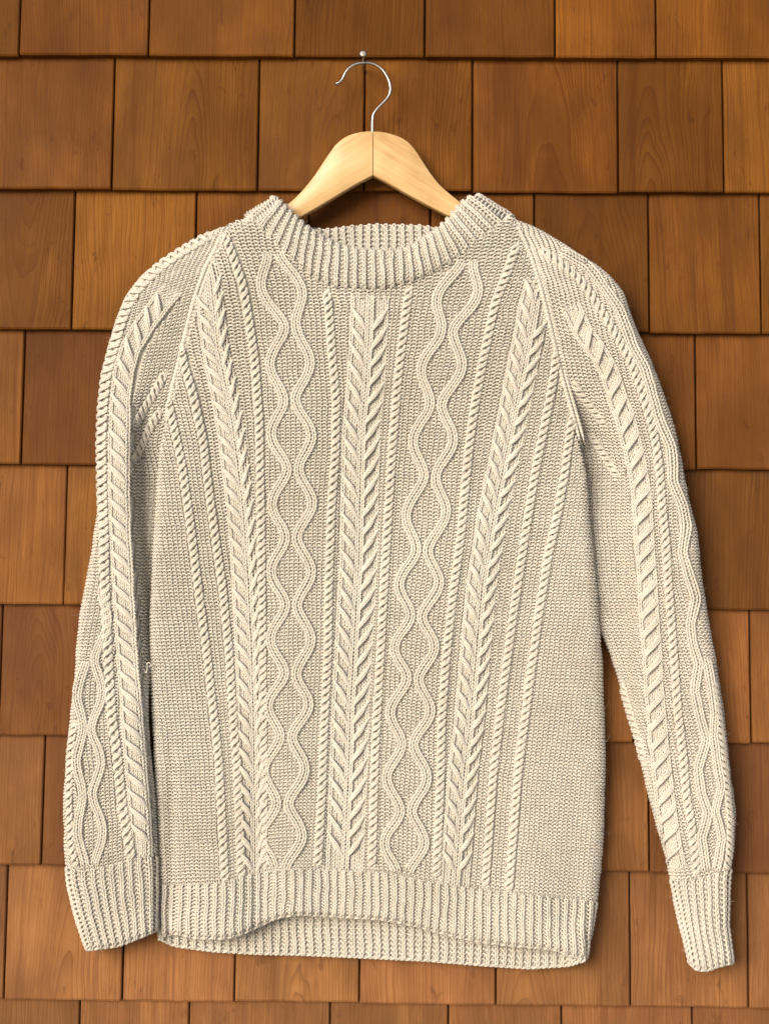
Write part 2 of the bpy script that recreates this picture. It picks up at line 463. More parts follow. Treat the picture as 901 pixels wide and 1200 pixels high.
def f_chain(f, x, y, w=12.0, pitch=22.0, h=2.7):
    c = 1 / np.sqrt(1 + f.slope(y) ** 2)
    d = (x - f(y)) * c; al = f.al(y)
    q = np.clip(d / w, -1.3, 1.3)
    fade = ss(f.y0 - 4, f.y0 + 6, y) * (1 - ss(f.y1 - 4, f.y1 + 5, y))
    sc = ss(-0.75, 0.75, q)
    t2 = np.mod((al + 15.0 * sc) / pitch, 1.0)
    dist = np.abs(t2 - 0.5) * pitch * 0.72
    strand = env(dist, 3.6) * (h + 1.2 + 0.5 * np.cos(TAU * dist / 2.9)) * (np.abs(q) < 1) - 1.6
    side = env(np.abs(q) - 0.72, 0.30) * 2.2 + 1.5 * vstitch(np.clip((np.abs(q) - 0.72) / 0.56, -.5, .5), al / 4.4) - 0.4
    return np.maximum(strand, side) * fade * (np.abs(q) < 1)

def rib(u, v, h=2.2):
    """knit one purl one: raised chains with sunken ladders"""
    uc = np.mod(u, 1.0) - 0.5
    ridge = env(uc, 0.35) * (h + 0.9 * np.cos(TAU * (v + 0.9 * np.abs(uc) * 2)) + 0.35 * np.cos(TAU * (v * .5 + u.round() * .37)) )
    groove_ = -0.9 + 0.5 * h * (0.5 + 0.5 * np.cos(TAU * (v + 0.5)))
    hole = -0.16 * np.exp(-(uc / 0.06) ** 2)
    return np.maximum(ridge + hole, groove_)

# ------------------------------------------------------------------ outlines traced at the sweater
rag_L = [(270, 256), (262, 271), (252, 295), (242, 313), (235, 332), (228, 353), (222, 377), (217, 398), (211, 423), (204, 450), (195, 490), (189, 520)]
rag_R = [(601, 256), (612, 278), (622, 302), (632, 335), (642, 375), (650, 410), (657, 440), (667, 475), (677, 510), (685, 545)]
bodyL = curve(rag_L + [(186, 560), (181, 640), (177, 720), (178, 800), (183, 900), (186, 1000), (187, 1085), (189, 1110)])
bodyR = curve(rag_R + [(690, 600), (698, 680), (704, 760), (708, 860), (706, 950), (700, 1020), (692, 1062), (684, 1100), (679, 1125)])
ribtop = ycurve([(170, 1038), (205, 1037), (260, 1035), (300, 1023), (350, 1019), (396, 1020), (450, 1023), (510, 1035), (600, 1047), (690, 1056), (720, 1058)])
hembot = ycurve([(170, 1096), (188, 1098), (208, 1093), (225, 1099), (262, 1100), (285, 1094), (305, 1084), (325, 1075), (350, 1071), (400, 1074), (450, 1077), (490, 1085), (520, 1094), (560, 1103), (600, 1108), (650, 1112), (668, 1120), (690, 1124)], sm=12)
backbot = ycurve([(175, 1096), (190, 1101), (205, 1108), (250, 1114), (300, 1117), (350, 1118), (420, 1121), (500, 1125), (560, 1130), (620, 1134), (668, 1131), (682, 1126), (700, 1124)], sm=6)
coll_out = ycurve([(286, 250), (292, 256), (304, 270), (317, 284), (332, 298), (348, 311), (364, 323), (380, 332), (400, 337), (425, 338.5), (450, 338), (470, 334), (490, 327), (510, 318), (530, 307), (555, 290), (575, 276), (590, 264), (603, 252)], sm=5)
coll_in = ycurve([(318, 229), (324, 232), (333, 240), (345, 253), (356, 263), (370, 274), (387, 283), (405, 290), (425, 293.5), (450, 295), (468, 293), (485, 287), (500, 278), (514, 267), (525, 257), (536, 244), (545, 235), (552, 231), (566, 229)], sm=4)

# ---- body columns
LR1 = curve([(383, 338), (386, 370), (389, 414), (394, 470), (393, 530), (388, 600), (385, 690), (384, 766), (379, 870), (377, 930), (372, 1016)])
RR1 = curve([(480, 335), (475, 370), (466, 445), (460, 520), (455, 600), (450, 690), (446, 766), (440, 870), (438, 940), (436, 1018)])
CEN = curve([(434, 345), (432, 400), (429, 450), (424, 500), (421.5, 600), (421, 650), (416, 740), (411, 830), (409, 900), (404, 1022)])
LR2 = curve([(262, 272), (267, 284), (276, 308), (285, 335), (292, 375), (299, 422), (304, 492), (306, 600), (307, 680), (308, 766), (309, 850), (310, 1018)])
LLF = curve([(243, 308), (248, 325), (250, 350), (256, 407), (269, 469), (279, 540), (286, 600), (292, 680), (296, 770), (298, 870), (299, 1025)])
LR3 = curve([(207, 393), (212, 408), (217, 430), (226, 460), (239, 522), (241, 544), (250, 611), (261, 687), (269, 767), (274, 847), (278, 894), (283, 1030)])
LR4 = curve([(195, 462), (200, 480), (207, 512), (214, 544), (223, 611), (234, 700), (243, 767), (252, 847), (257, 894), (264, 1034)])
RR2 = curve([(606, 284), (602, 296), (592, 325), (580, 355), (566, 420), (555, 480), (549, 525), (540, 625), (530, 700), (522, 775), (517, 845), (516, 900), (511, 1030)])
RLF = curve([(634, 330), (628, 350), (622, 385), (613, 430), (603, 480), (593, 530), (577, 610), (565, 685), (557, 775), (551, 845), (544, 900), (539, 960), (533, 1040)])
RR3 = curve([(655, 402), (651, 420), (645, 460), (636, 505), (627, 550), (615, 625), (600, 725), (590, 800), (578, 900), (568, 1040)])
RR4 = curve([(673, 482), (668, 500), (661, 555), (651, 610), (642, 650), (630, 725), (620, 800), (607, 900), (596, 1046)])
def diamond(nodes, amp_in=6.5, amp_out=23.5):
    """nodes = (x, y) where the two ribbons meet; returns left and right ribbon curves"""
    L, Rr = [], []
    for (x0, y0), (x1, y1) in zip(nodes[:-1], nodes[1:]):
        for k in range(12):
            t = k / 12
            x, y = x0 + (x1 - x0) * t, y0 + (y1 - y0) * t
            s = 0.5 - 0.5 * math.cos(TAU * t)
            o = amp_in + (amp_out - amp_in) * s ** 0.9
            L.append((x - o, y)); Rr.append((x + o, y))
    L.append((nodes[-1][0] - amp_in, nodes[-1][1])); Rr.append((nodes[-1][0] + amp_in, nodes[-1][1]))
    return curve(L, sm=4), curve(Rr, sm=4)
DL = diamond([(320, 296), (341, 383), (340, 469), (344, 550), (342, 630), (342, 709), (341, 789), (336, 863), (332, 941), (329, 1017)])
DR = diamond([(548, 306), (524, 388), (511, 474), (504, 558), (495, 645), (488, 722), (484, 795), (478, 872), (476, 950), (472, 1024)])

cols_idx = [(bodyL, 0), (LR4, 7), (LR3, 12), (LLF, 17.5), (LR2, 22), (LR1, 36.5), (CEN, 42), (RR1, 49.5), (RR2, 63.5), (RLF, 70), (RR3, 76), (RR4, 81), (bodyR, 93)]
def body_depth(x, y):
    d = 66 - 13 * ss(280, 900, y) - 9 * ((x - 445) / 265.0) ** 2 * ss(300, 500, y)
    low = ss(620, 1000, y)
    d = d + 9 * np.exp(-((x - 252) / 34.0) ** 2) * low - 5.5 * np.exp(-((x - 309) / 17.0) ** 2) * ss(560, 1000, y)
    d = d + 4 * np.exp(-((x - 345) / 28.0) ** 2) * low
    d = d - 7 * np.exp(-((x - 200) / 7.0) ** 2) * ss(820, 960, y)
    d = d + 3.5 * np.exp(-((x - (640 - 0.05 * (y - 600))) / 30.0) ** 2) * low - 2 * np.exp(-((x - 672) / 11.0) ** 2) * ss(860, 960, y) * (1 - ss(1040, 1070, y))
    # soft drape running down with the columns
    d = d + 2.6 * np.sin((x + 0.09 * (y - 300)) / 27.0 + 0.5 * np.sin(y / 140.0)) * ss(330, 480, y)
    d = d - 16 * np.clip(1 - (y - (266 - (x - 262) * 0.48)) / 12.0, 0, 1) ** 2 * (x < 330)
    # raglan puckers
    d = d - 1.5 * np.exp(-((x - bodyL(y) - 6) / 8.0) ** 2) * (1 - ss(470, 560, y)) - 1.5 * np.exp(-((bodyR(y) - x - 6) / 8.0) ** 2) * (1 - ss(480, 570, y))
    d = d + 3.5 * np.exp(-((x - 225) / 14.0) ** 2) * np.exp(-((y - 520) / 90.0) ** 2)
    d = d + 0.9 * np.sin(x / 19.0 + y / 47.0) * np.sin(y / 31.0 - x / 60.0)
    return d

def knit_grid(X, Y, D, H):
    """X, Y, D (ny,nx) photo position and depth, H relief; returns displaced world points"""
    P = W(X, Y, D)
    du = np.gradient(P, axis=1); dv = np.gradient(P, axis=0)
    N = np.cross(du, dv); N /= np.linalg.norm(N, axis=-1)[..., None] + 1e-12
    s = np.sign(np.mean(N[..., 1][:, N.shape[1] // 3: 2 * N.shape[1] // 3]))
    N = -N * s                                             # front faces the camera (-Y)
    return P + N * (H / 1000.0)[..., None]

def cross_section(y, Lx, Rx, rl, rr, nfront, nroll, phimax=150):
    """columns across one garment tube, rolled at both edges"""
    ph = np.linspace(R_(phimax), 0, nroll, endpoint=False)
    t = np.linspace(0, 1, nfront)
    ph2 = np.linspace(0, R_(phimax), nroll + 1)[1:]
    a, b = Lx + rl, Rx - rr
    X = np.concatenate([a[:, None] - rl[:, None] * np.sin(ph)[None], a[:, None] + (b - a)[:, None] * t[None], b[:, None] + rr[:, None] * np.sin(ph2)[None]], 1)
    Xu = np.concatenate([a[:, None] - rl[:, None] * ph[None], a[:, None] + (b - a)[:, None] * t[None], b[:, None] + rr[:, None] * ph2[None]], 1)
    drop = np.concatenate([rl[:, None] * (1 - np.cos(ph))[None], np.zeros((len(y), nfront)), rr[:, None] * (1 - np.cos(ph2))[None]], 1)
    Xc = np.clip(X, a[:, None] - 0.6 * rl[:, None], b[:, None] + 0.6 * rr[:, None])
    phi = np.concatenate([ph, np.zeros(nfront), ph2])
    Xf = np.where(phi[None] > math.pi / 2, 2 * np.where(X < ((a + b) / 2)[:, None], Lx[:, None], Rx[:, None]) - X, X)   # features never repeat behind the edge
    return X, Xu, Xf, drop, Xc

STEP = 0.92
SY = 0.64
# ------------------------------------------------------------------ real yarn
YR = 1.32                                   # yarn radius, mm
class Panel:
    """base surface of one garment piece; yarn is laid on it by (stitch, row) or by photo position"""
    def __init__(s, X, Y, D, U=None, ilo=0, ihi=None):
        s.X, s.Y = X, Y
        s.ny, s.nx = X.shape
        s.P = W(X, Y, D)
        du = np.gradient(s.P, axis=1); dv = np.gradient(s.P, axis=0)
        N = np.cross(du, dv); N /= np.linalg.norm(N, axis=-1)[..., None] + 1e-12
        sg = np.sign(np.mean(N[..., 1][:, s.nx // 3: 2 * s.nx // 3]))
        s.N = -N * sg
        ihi = s.nx - 1 if ihi is None else ihi
        s.ilo, s.ihi = ilo, ihi
        s.x0 = int(X.min()) - 2; nxs = int(X.max()) + 3 - s.x0
        xs = s.x0 + np.arange(nxs)
        ii = np.arange(ilo, ihi + 1)
        s.TX = np.stack([np.interp(xs, X[r, ilo:ihi + 1], ii) for r in range(s.ny)])
        if U is not None:
            s.u0 = math.floor(U.min()); s.u1 = math.ceil(U.max()); s.us = 4
            uu = np.arange((s.u1 - s.u0) * s.us + 1) / s.us + s.u0
            al = np.arange(s.nx)
            s.TU = np.stack([np.interp(uu, U[r], al, left=-1, right=s.nx) for r in range(s.ny)])
    def bil(s, T, j, i):
        j = np.clip(j, 0, T.shape[0] - 1.001); i = np.clip(i, 0, T.shape[1] - 1.001)
        j0 = j.astype(int); i0 = i.astype(int); fj = j - j0; fi = i - i0
        if T.ndim == 3: fj = fj[..., None]; fi = fi[..., None]
        return (T[j0, i0] * (1 - fj) * (1 - fi) + T[j0 + 1, i0] * fj * (1 - fi) + T[j0, i0 + 1] * (1 - fj) * fi + T[j0 + 1, i0 + 1] * fj * fi)
    def col_u(s, j, u): return s.bil(s.TU, j, (u - s.u0) * s.us)
    def col_x(s, j, x): return s.bil(s.TX, j, x - s.x0)
    def row_y(s, x, y): raise NotImplementedError
    def put(s, j, i, h):
        n = s.bil(s.N, j, i); n /= np.linalg.norm(n, axis=-1)[..., None] + 1e-12
        return s.bil(s.P, j, i) + n * (np.asarray(h) / 1000.0)[..., None], n
    def put_xy(s, x, y, h):
        j = s.row_y(x, y)
        return s.put(j, s.col_x(j, x), h)

class Yarn:
    def __init__(s): s.V = []; s.F = []; s.n = 0
    def tubes(s, pts, nrm, rad, S=4):
        """pts (n,K,3) metres"""
        n, K, _ = pts.shape
        if n == 0: return
        T = np.empty_like(pts)
        T[:, 1:-1] = pts[:, 2:] - pts[:, :-2]; T[:, 0] = pts[:, 1] - pts[:, 0]; T[:, -1] = pts[:, -1] - pts[:, -2]
        T /= np.linalg.norm(T, axis=-1)[..., None] + 1e-12
        B = np.cross(T, nrm); B /= np.linalg.norm(B, axis=-1)[..., None] + 1e-12
        N2 = np.cross(B, T)
        rad = np.broadcast_to(np.asarray(rad, float), (n, K))[..., None, None] / 1000
        a = np.arange(S) * TAU / S
        V = pts[:, :, None] + rad * (N2[:, :, None] * np.cos(a)[None, None, :, None] + B[:, :, None] * np.sin(a)[None, None, :, None])
        idx = (np.arange(n * K * S) + s.n).reshape(n, K, S)
        nx_ = np.roll(idx, -1, axis=2)
        F = np.stack([idx[:, :-1], nx_[:, :-1], nx_[:, 1:], idx[:, 1:]], -1).reshape(-1, 4)
        s.V.append(V.reshape(-1, 3)); s.F.append(F); s.n += n * K * S
    def skin(s, V, F):
        s.V.append(V.reshape(-1, 3)); s.F.append(F + s.n); s.n += V.reshape(-1, 3).shape[0]

NL = rng.normal(size=(400, 200))
NL = (NL + np.roll(NL, 1, 0) + np.roll(NL, 1, 1) + np.roll(NL, (1, 1), (0, 1))) / 2
def lat_noise(a, b, k=0):
    a = a * 0.6 + 31.7 * k + 100; b = b * 0.6 + 11.3 * k + 100
    a0 = np.floor(a).astype(int); b0 = np.floor(b).astype(int); fa = a - a0; fb = b - b0
    g = lambda x, y: NL[x % 400, y % 200]
    fa = fa * fa * (3 - 2 * fa); fb = fb * fb * (3 - 2 * fb)
    return g(a0, b0) * (1 - fa) * (1 - fb) + g(a0 + 1, b0) * fa * (1 - fb) + g(a0, b0 + 1) * (1 - fa) * fb + g(a0 + 1, b0 + 1) * fa * fb

KT = 10
TT_ = np.linspace(0, TAU, KT)
def loop_shape(A=0.17, B=0.74):
    return TT_ / TAU + A * np.sin(2 * TT_), B * np.cos(TT_), np.cos(2 * TT_)

def ground(yarn, panel, row_of, rows, u_lo, u_hi, keep, z0=lambda u, v: 0 * u, sign=lambda k: 1.0, C=1.05, rad=1.2, A=0.18, B=0.70):
    """rows of interlocked loops. row_of(v, u, icol) -> grid row"""
    du, dv, dz = loop_shape(A, B)
    uu, vv = np.meshgrid(np.arange(u_lo, u_hi), rows)
    uu = uu.ravel().astype(float); vv = vv.ravel().astype(float)
    # keep test at stitch centre
    jc = row_of(vv, uu + 0.5)
    ic = panel.col_u(jc, uu + 0.5)
    m = (ic > 1) & (ic < panel.nx - 3) & (jc >= 0.2) & (jc <= panel.ny - 1.2)
    xc = panel.bil(panel.X, jc, ic); yc = panel.bil(panel.Y, jc, ic)
    m &= keep(xc, yc, ic, uu, vv)
    uu, vv = uu[m], vv[m]
    U = uu[:, None] + du[None]; V = vv[:, None] + dv[None]
    U2 = U + 0.09 * lat_noise(U, V, 0); V2 = V + 0.11 * lat_noise(U, V, 1)
    sg = np.vectorize(sign)(uu)[:, None] if sign is not None else 1.0
    J = row_of(V2, U2); I = panel.col_u(J, U2)
    h = z0(U, V) + sg * C * dz[None] + 0.22 * lat_noise(U, V, 2)
    P, N = panel.put(J, I, h)
    r = rad * (1 + 0.07 * lat_noise(uu, vv, 3))[:, None] * np.ones(KT)
    yarn.tubes(P, N, r)
    return len(uu)

def al_to_y(f, al):
    yy = np.linspace(f.y0, f.y1, 400)
    return np.interp(al, f.al(yy), yy)
def frame(f, al, lat):
    y = al_to_y(f, al); sl = f.slope(y); c = 1 / np.sqrt(1 + sl * sl)
    return f(y) + lat * c, y - lat * sl * c

def on_edge(panel, x, y):
    """False where a point falls past the silhouette"""
    j = panel.row_y(x, y)
    r = np.clip(np.round(j).astype(int), 0, panel.ny - 1)
    return (x > panel.X[r, panel.ilo] + 0.3) & (x < panel.X[r, panel.ihi] - 0.3)

def knit_column(yarn, panel, f, off, w=5.4, pitch=4.5, z0=0.0, C=0.75, rad=1.25, A=0.235, B=0.80, shift=0.0, a0=0.0, a1=None, zfun=None):
    L = f.al(f.y1) if a1 is None else a1
    n = int((L - a0) / pitch)
    if n < 1: return
    du, dv, dz = loop_shape(A, B)
    k = np.arange(n)[:, None]
    al = a0 + (k + 0.5 + shift) * pitch - dv[None] * pitch
    al = al + 0.25 * lat_noise(al / 5.0, al * 0 + off, 4)
    lat = off + (du[None] - 0.5) * w + 0.2 * lat_noise(al / 4.0, al * 0 + off, 5) + 0 * al
    x, y = frame(f, al, lat)
    ok = on_edge(panel, x, y).all(1)
    fade = np.minimum(ss(-1, 9, al - a0), ss(-1, 5, L - al))
    zz = z0 if zfun is None else zfun(al)
    h = -0.6 + (zz + 0.6) * fade - C * dz[None] + 0.15 * lat_noise(al / 4, al * 0 + off, 6)
    P, N = panel.put_xy(x, y, h)
    P, N = P[ok], N[ok]
    yarn.tubes(P, N, rad)

def rope(yarn, panel, f, w=7.6, pitch=9.2, zc=1.6, b=1.6, rad=1.42, hand=1):
    L = float(f.al(f.y1)); n = int(L / 1.15)
    al = np.linspace(0, L, n)
    for st in (0, math.pi):
        for o in (-1.3, 1.3):
            a2 = al + o
            ph = math.pi * a2 / pitch + st + 0.25 * lat_noise(a2 / 9, a2 * 0, 7)
            lat = hand * (w / 2 + 0.4) * np.cos(ph); z = zc + b * np.sin(ph)
            fade = np.minimum(ss(-1, 12, al), ss(-1, 7, L - al))
            lat = lat * (0.55 + 0.45 * fade); z = -1.2 + (z + 1.2) * fade
            x, y = frame(f, np.clip(al, 0, L), lat)
            ok = on_edge(panel, x, y)
            x = np.where(ok, x, x)
            P, N = panel.put_xy(x, y, z)
            yarn.tubes(P[None], N[None], rad, S=5)
    # the little back legs tucked at the left of every twist
    knit_column(yarn, panel, f, 0.0, w=w + 1.5, pitch=pitch / 2, z0=0.1, C=0.6, rad=1.1)

def ribbon(yarn, panel, f, w=6.3, z=2.0, pitch=4.5):
    for o in (-w / 2, w / 2):
        knit_column(yarn, panel, f, o, w=w - 0.4, pitch=pitch, z0=z, C=0.8, rad=1.3, A=0.20, B=0.85)

def wheat(yarn, panel, f, wl, wr, pitch=22.0, drop=22.0, off=0.0, sides='lr', zs=3.3, yarns=3):
    L = float(f.al(f.y1))
    for sd in sides:
        Wd = wl if sd == 'l' else wr
        sg = -1 if sd == 'l' else 1
        knit_column(yarn, panel, f, sg * 2.8, w=5.3, z0=1.7)
        ncol = max(1, int(round((Wd - 5.6) / 5.2)))
        for c in range(ncol):
            last = c == ncol - 1
            lat = sg * (5.6 + (c + 0.5) * (Wd - 5.6) / ncol)
            knit_column(yarn, panel, f, lat, w=(Wd - 5.6) / ncol, z0=0.35 if last else -1.3, shift=0.3 * c)
        ks = np.arange(-1, int(L / pitch) + 2)
        ta = np.linspace(0, 1, 15)
        q = 0.90 - 0.78 * (0.55 * ss(0.0, 0.95, ta) + 0.45 * ta)
        sc = 1 - ta
        for o in (np.arange(yarns) - (yarns - 1) / 2):
            al0 = ks * pitch + off + 2.0 * lat_noise(ks * 1.0, ks * 0.0 + Wd, 8) * 0.4
            al = al0[:, None] - (drop + 7) * sc[None] + o * (1.7 + 1.3 * np.sin(math.pi * ta))[None]
            lat = (sg * q * Wd)[None] + 0 * al - o * 1.7 * (1 - np.sin(math.pi * ta))[None] * sg
            x, y = frame(f, np.clip(al, 0, L), lat)
            z = 0.2 + (zs + 0.3) * np.sin(math.pi * ta)[None] ** 0.7 + 0 * al
            z = z - 0.35 * abs(o)
            ok = ((al > 3) & (al < L - 1)).all(1) & on_edge(panel, x, y).all(1)
            P, N = panel.put_xy(x, y, z)
            yarn.tubes(P[ok], N[ok], 1.45, S=5)

def chain(yarn, panel, f, w=12.5, pitch=22.0, drop=13.0, zs=3.2):
    L = float(f.al(f.y1))
    for lat, z in ((-w + 2.6, 0.9), (w - 2.6, 0.9), (-w + 7.6, -0.7), (0, -0.9), (w - 7.6, -0.7)):
        knit_column(yarn, panel, f, lat, w=5.0, z0=z)
    ks = np.arange(0, int(L / pitch) + 2)
    ta = np.linspace(0, 1, 15)
    q = -0.78 + 1.56 * (0.6 * ss(0.0, 1.0, ta) + 0.4 * ta)
    sc = ta
    for o in (-1.1, 1.1, 3.2):
        al = (ks * pitch)[:, None] + (drop + 7) * (0.5 - sc)[None] + (o - 1.05) * (0.7 + 0.4 * np.sin(math.pi * ta))[None]
        lat = (q * w)[None] + 0 * al + (o - 1.05) * 0.8 * (1 - np.sin(math.pi * ta))[None]
        x, y = frame(f, np.clip(al, 0, L), lat)
        z = 0.5 + (zs + 0.3) * np.sin(math.pi * ta)[None] ** 0.7 + 0 * al
        ok = ((al > 2) & (al < L - 1)).all(1) & on_edge(panel, x, y).all(1)
        P, N = panel.put_xy(x, y, z)
        yarn.tubes(P[ok], N[ok], 1.45, S=5)

def cover(f, x, y, wl, wr=None, pad=0.0):
    wr = wl if wr is None else wr
    c = 1 / np.sqrt(1 + f.slope(y) ** 2)
    d = (x - f(y)) * c
    return (d > -wl - pad) & (d < wr + pad) & (y > f.y0 + 3) & (y < f.y1 - 1)

def edge_cord(yarn, P, N, rad=1.35, amp=1.0, pitch=6.0):
    """two-ply cast-off edge following world points"""
    seg = np.concatenate([[0], np.cumsum(np.linalg.norm(np.diff(P, axis=0), axis=1))]) * 1000
    n = int(seg[-1] / 1.2)
    t = np.linspace(0, seg[-1], n)
    Q = np.stack([np.interp(t, seg, P[:, k]) for k in range(3)], 1); M = np.stack([np.interp(t, seg, N[:, k]) for k in range(3)], 1)
    T = np.gradient(Q, axis=0); T /= np.linalg.norm(T, axis=1)[:, None] + 1e-12
    Bn = np.cross(T, M)
    for st in (0, math.pi):
        ph = TAU * t / pitch / 1.0 * 0.5 + st
        R = Q + (M * np.sin(ph)[:, None] + Bn * np.cos(ph)[:, None]) * amp / 1000
        yarn.tubes(R[None], M[None], rad, S=5)

# ------------------------------------------------------------------ the sweater
sweater = bpy.data.objects.new('knit_sweater', None); col.objects.link(sweater)
tag(sweater, 'cream cable knit wool sweater with long sleeves hanging on the wooden hanger', 'sweater')
FUZZ = []
def part(name, V, F, label=None, fuzz=0):
    V = V.reshape(-1, 3)
    if fuzz:
        fi = F[rng.integers(0, len(F), fuzz)]
        nm = np.cross(V[fi[:, 2]] - V[fi[:, 0]], V[fi[:, 3]] - V[fi[:, 1]])
        nm /= np.linalg.norm(nm, axis=1)[:, None] + 1e-12
        FUZZ.append((V[fi[:, 0]], nm))
    me = mesh_np(name, V, F)
    o = link(name, me, M_wool, sweater)
    if label: o['label'] = label
    return o
def yarn_part(name, yarn, label=None):
    V = np.concatenate(yarn.V); F = np.concatenate(yarn.F)
    return part(name, V, F, label, fuzz=int(len(F) / 45))

def soft_env(f, x, y, wl, h, wr=None):
    wr = wl if wr is None else wr
    c = 1 / np.sqrt(1 + f.slope(y) ** 2); d = (x - f(y)) * c
    e = np.where(d < 0, np.clip(1 + d / (wl + 1.5), 0, 1), np.clip(1 - d / (wr + 1.5), 0, 1))
    fade = ss(f.y0, f.y0 + 12, y) * (1 - ss(f.y1 - 8, f.y1, y))
    return h * np.clip(e * 2.2, 0, 1) * fade

SK = 1.9                              # grid step of the cloth under the yarn
def rib_rows(yarn, panel, rows, row_of, u_lo, u_hi, keep=None, z=1.2, rad=1.22):
    z, rad = z + 0.4, 1.36
    ground(yarn, panel, row_of, rows, u_lo, u_hi, keep or (lambda x, y, i, u, v: np.ones(len(x), bool)),
           z0=lambda u, v: 0.2 + z * np.cos(math.pi * (u - 0.5)), sign=lambda k: -1.0 if int(k) % 2 == 0 else 1.0, C=0.8, rad=rad, A=0.225, B=0.74)

def body_part():
    ys = np.concatenate([np.arange(250, 1030, SK), [1030.0]])
    ny = len(ys); nf, nr = 250, 14
    rl = 1.5 + 12 * ss(480, 600, ys); rr = 1.5 + 12 * ss(500, 620, ys)
    t = (ys - 250) / 780.0
    X, Xu, Xf, drop, Xc = cross_section(ys, bodyL(ys), bodyR(ys), rl, rr, nf, nr)
    Yt = ribtop(X)
    Y = 250 + t[:, None] * (Yt - 250)
    D = body_depth(Xc, Y) - drop
    u = np.empty_like(X)
    gd = [c for c in cols_idx if c[0] is not bodyL and c[0] is not bodyR]
    def gx(f, y):
        k = (f(f.y0 + 40) - f(f.y0)) / 40.0
        return np.where(y < f.y0, f(f.y0) + k * (y - f.y0), f(y))
    GX = np.stack([gx(f, ys) for f, _ in gd], 1)
    ii = np.array([i for _, i in gd], float)
    GX = np.maximum.accumulate(GX + 0.5 * np.arange(len(gd))[None], axis=1) - 0.5 * np.arange(len(gd))[None]
    for j in range(ny):
        g = GX[j]
        u[j] = np.interp(Xu[j], g, ii)
        lo = Xu[j] < g[0]; hi = Xu[j] > g[-1]
        u[j][lo] = ii[0] + (Xu[j][lo] - g[0]) / 5.6; u[j][hi] = ii[-1] + (Xu[j][hi] - g[-1]) / 5.6
    p90 = int(round(nr * (1 - 90 / 150)))
    pan = Panel(X, Y, D, u, p90, X.shape[1] - 1 - p90)
    pan.row_y = lambda x, y: (y - 250) * 780 / (ribtop(x) - 250) / SK
    yarn = Yarn()
    feats = []
    for f in (LR1, RR1, LR2, RR2, LR3, LR4, RR3, RR4): feats.append((f, 5.4, 5.4, 1.2))
    for f in (*DL, *DR): feats.append((f, 7.0, 7.0, 2.0))
    feats.append((CEN, 23, 22.5, 0.0)); feats.append((LLF, 20, 13, 0.0)); feats.append((RLF, 19, 17, 0.0))
    def top_cut(x, y):
        inside = (x > 291) & (x < 597)
        c1 = inside & (y < np.where((x > 320) & (x < 562), 0.35 * coll_in(np.clip(x, 319, 565)) + 0.65 * coll_out(x), coll_out(x) - 8))
        c2 = y < np.where(x < 445, 266 - (x - 262) * 0.48, 250)
        return c1 | c2
    H = -1.75 + 0 * X
    for f, wl, wr, z in feats:
        if z > 0: H = np.maximum(H, -1.75 + soft_env(f, X, Y, wl, z, wr))
    V = pan.P + pan.N * (H / 1000)[..., None]
    yc = 0.25 * (Y[1:, 1:] + Y[:-1, 1:] + Y[1:, :-1] + Y[:-1, :-1]); xc = 0.25 * (X[1:, 1:] + X[:-1, 1:] + X[1:, :-1] + X[:-1, :-1])
    yarn.skin(V, grid_faces(*X.shape, mask=~top_cut(xc, yc)))
    def keep(x, y, i, uu, vv):
        m = ~top_cut(x, y - 3.5) & (y < ribtop(x) - 1)
        for f, wl, wr, z in feats: m &= ~cover(f, x, y, wl - 1.2, wr - 1.2)
        return m
    def row_of(v, u_): return v * 4.05 / SK
    n = ground(yarn, pan, row_of, np.arange(0, 193), math.floor(u.min()), math.ceil(u.max()), keep)
    print('body stitches', n)
    for f in (LR1, RR1, LR2, RR2, LR3, LR4, RR3, RR4): rope(yarn, pan, f)
    for f in (*DL, *DR): ribbon(yarn, pan, f)
    wheat(yarn, pan, CEN, 23, 22.5)
    wheat(yarn, pan, LLF, 20, 13, pitch=20.5, drop=17)
    wheat(yarn, pan, RLF, 19, 17, pitch=21, drop=16, off=7)
    yarn_part('body', yarn)
    # welt
    ny = int(80 / SK)
    t = np.linspace(0, 1, ny)
    base = 1030 + t * 62
    X, Xu, Xf, drop, Xc = cross_section(base, bodyL(base), bodyR(base), np.full(ny, 13.5), np.full(ny, 13.5), nf, nr)
    yt, yb = ribtop(X), hembot(np.clip(X, 175, 690))
    Y = yt + t[:, None] * (yb - yt)
    curl = 2.0 * np.sin(X / 21.0) * ss(1060, 1100, Y)
    D = body_depth(Xc, Y) - drop + curl * (drop < 3) - 5 * ss(0.9, 1.0, t)[:, None]
    u = Xu / 5.0 + 0.12 * np.sin(Y / 13.0)
    pan = Panel(X, Y, D, u, p90, X.shape[1] - 1 - p90)
    yarn = Yarn()
    V = pan.P + pan.N * (-1.9 / 1000)
    yarn.skin(V, grid_faces(*X.shape))
    nr_ = 14
    rib_rows(yarn, pan, np.arange(0, nr_), lambda v, u_: (v + 0.5) / nr_ * (ny - 1), math.floor(u.min()), math.ceil(u.max()))
    edge_cord(yarn, pan.P[-1], pan.N[-1])
    yarn_part('hem_band', yarn)

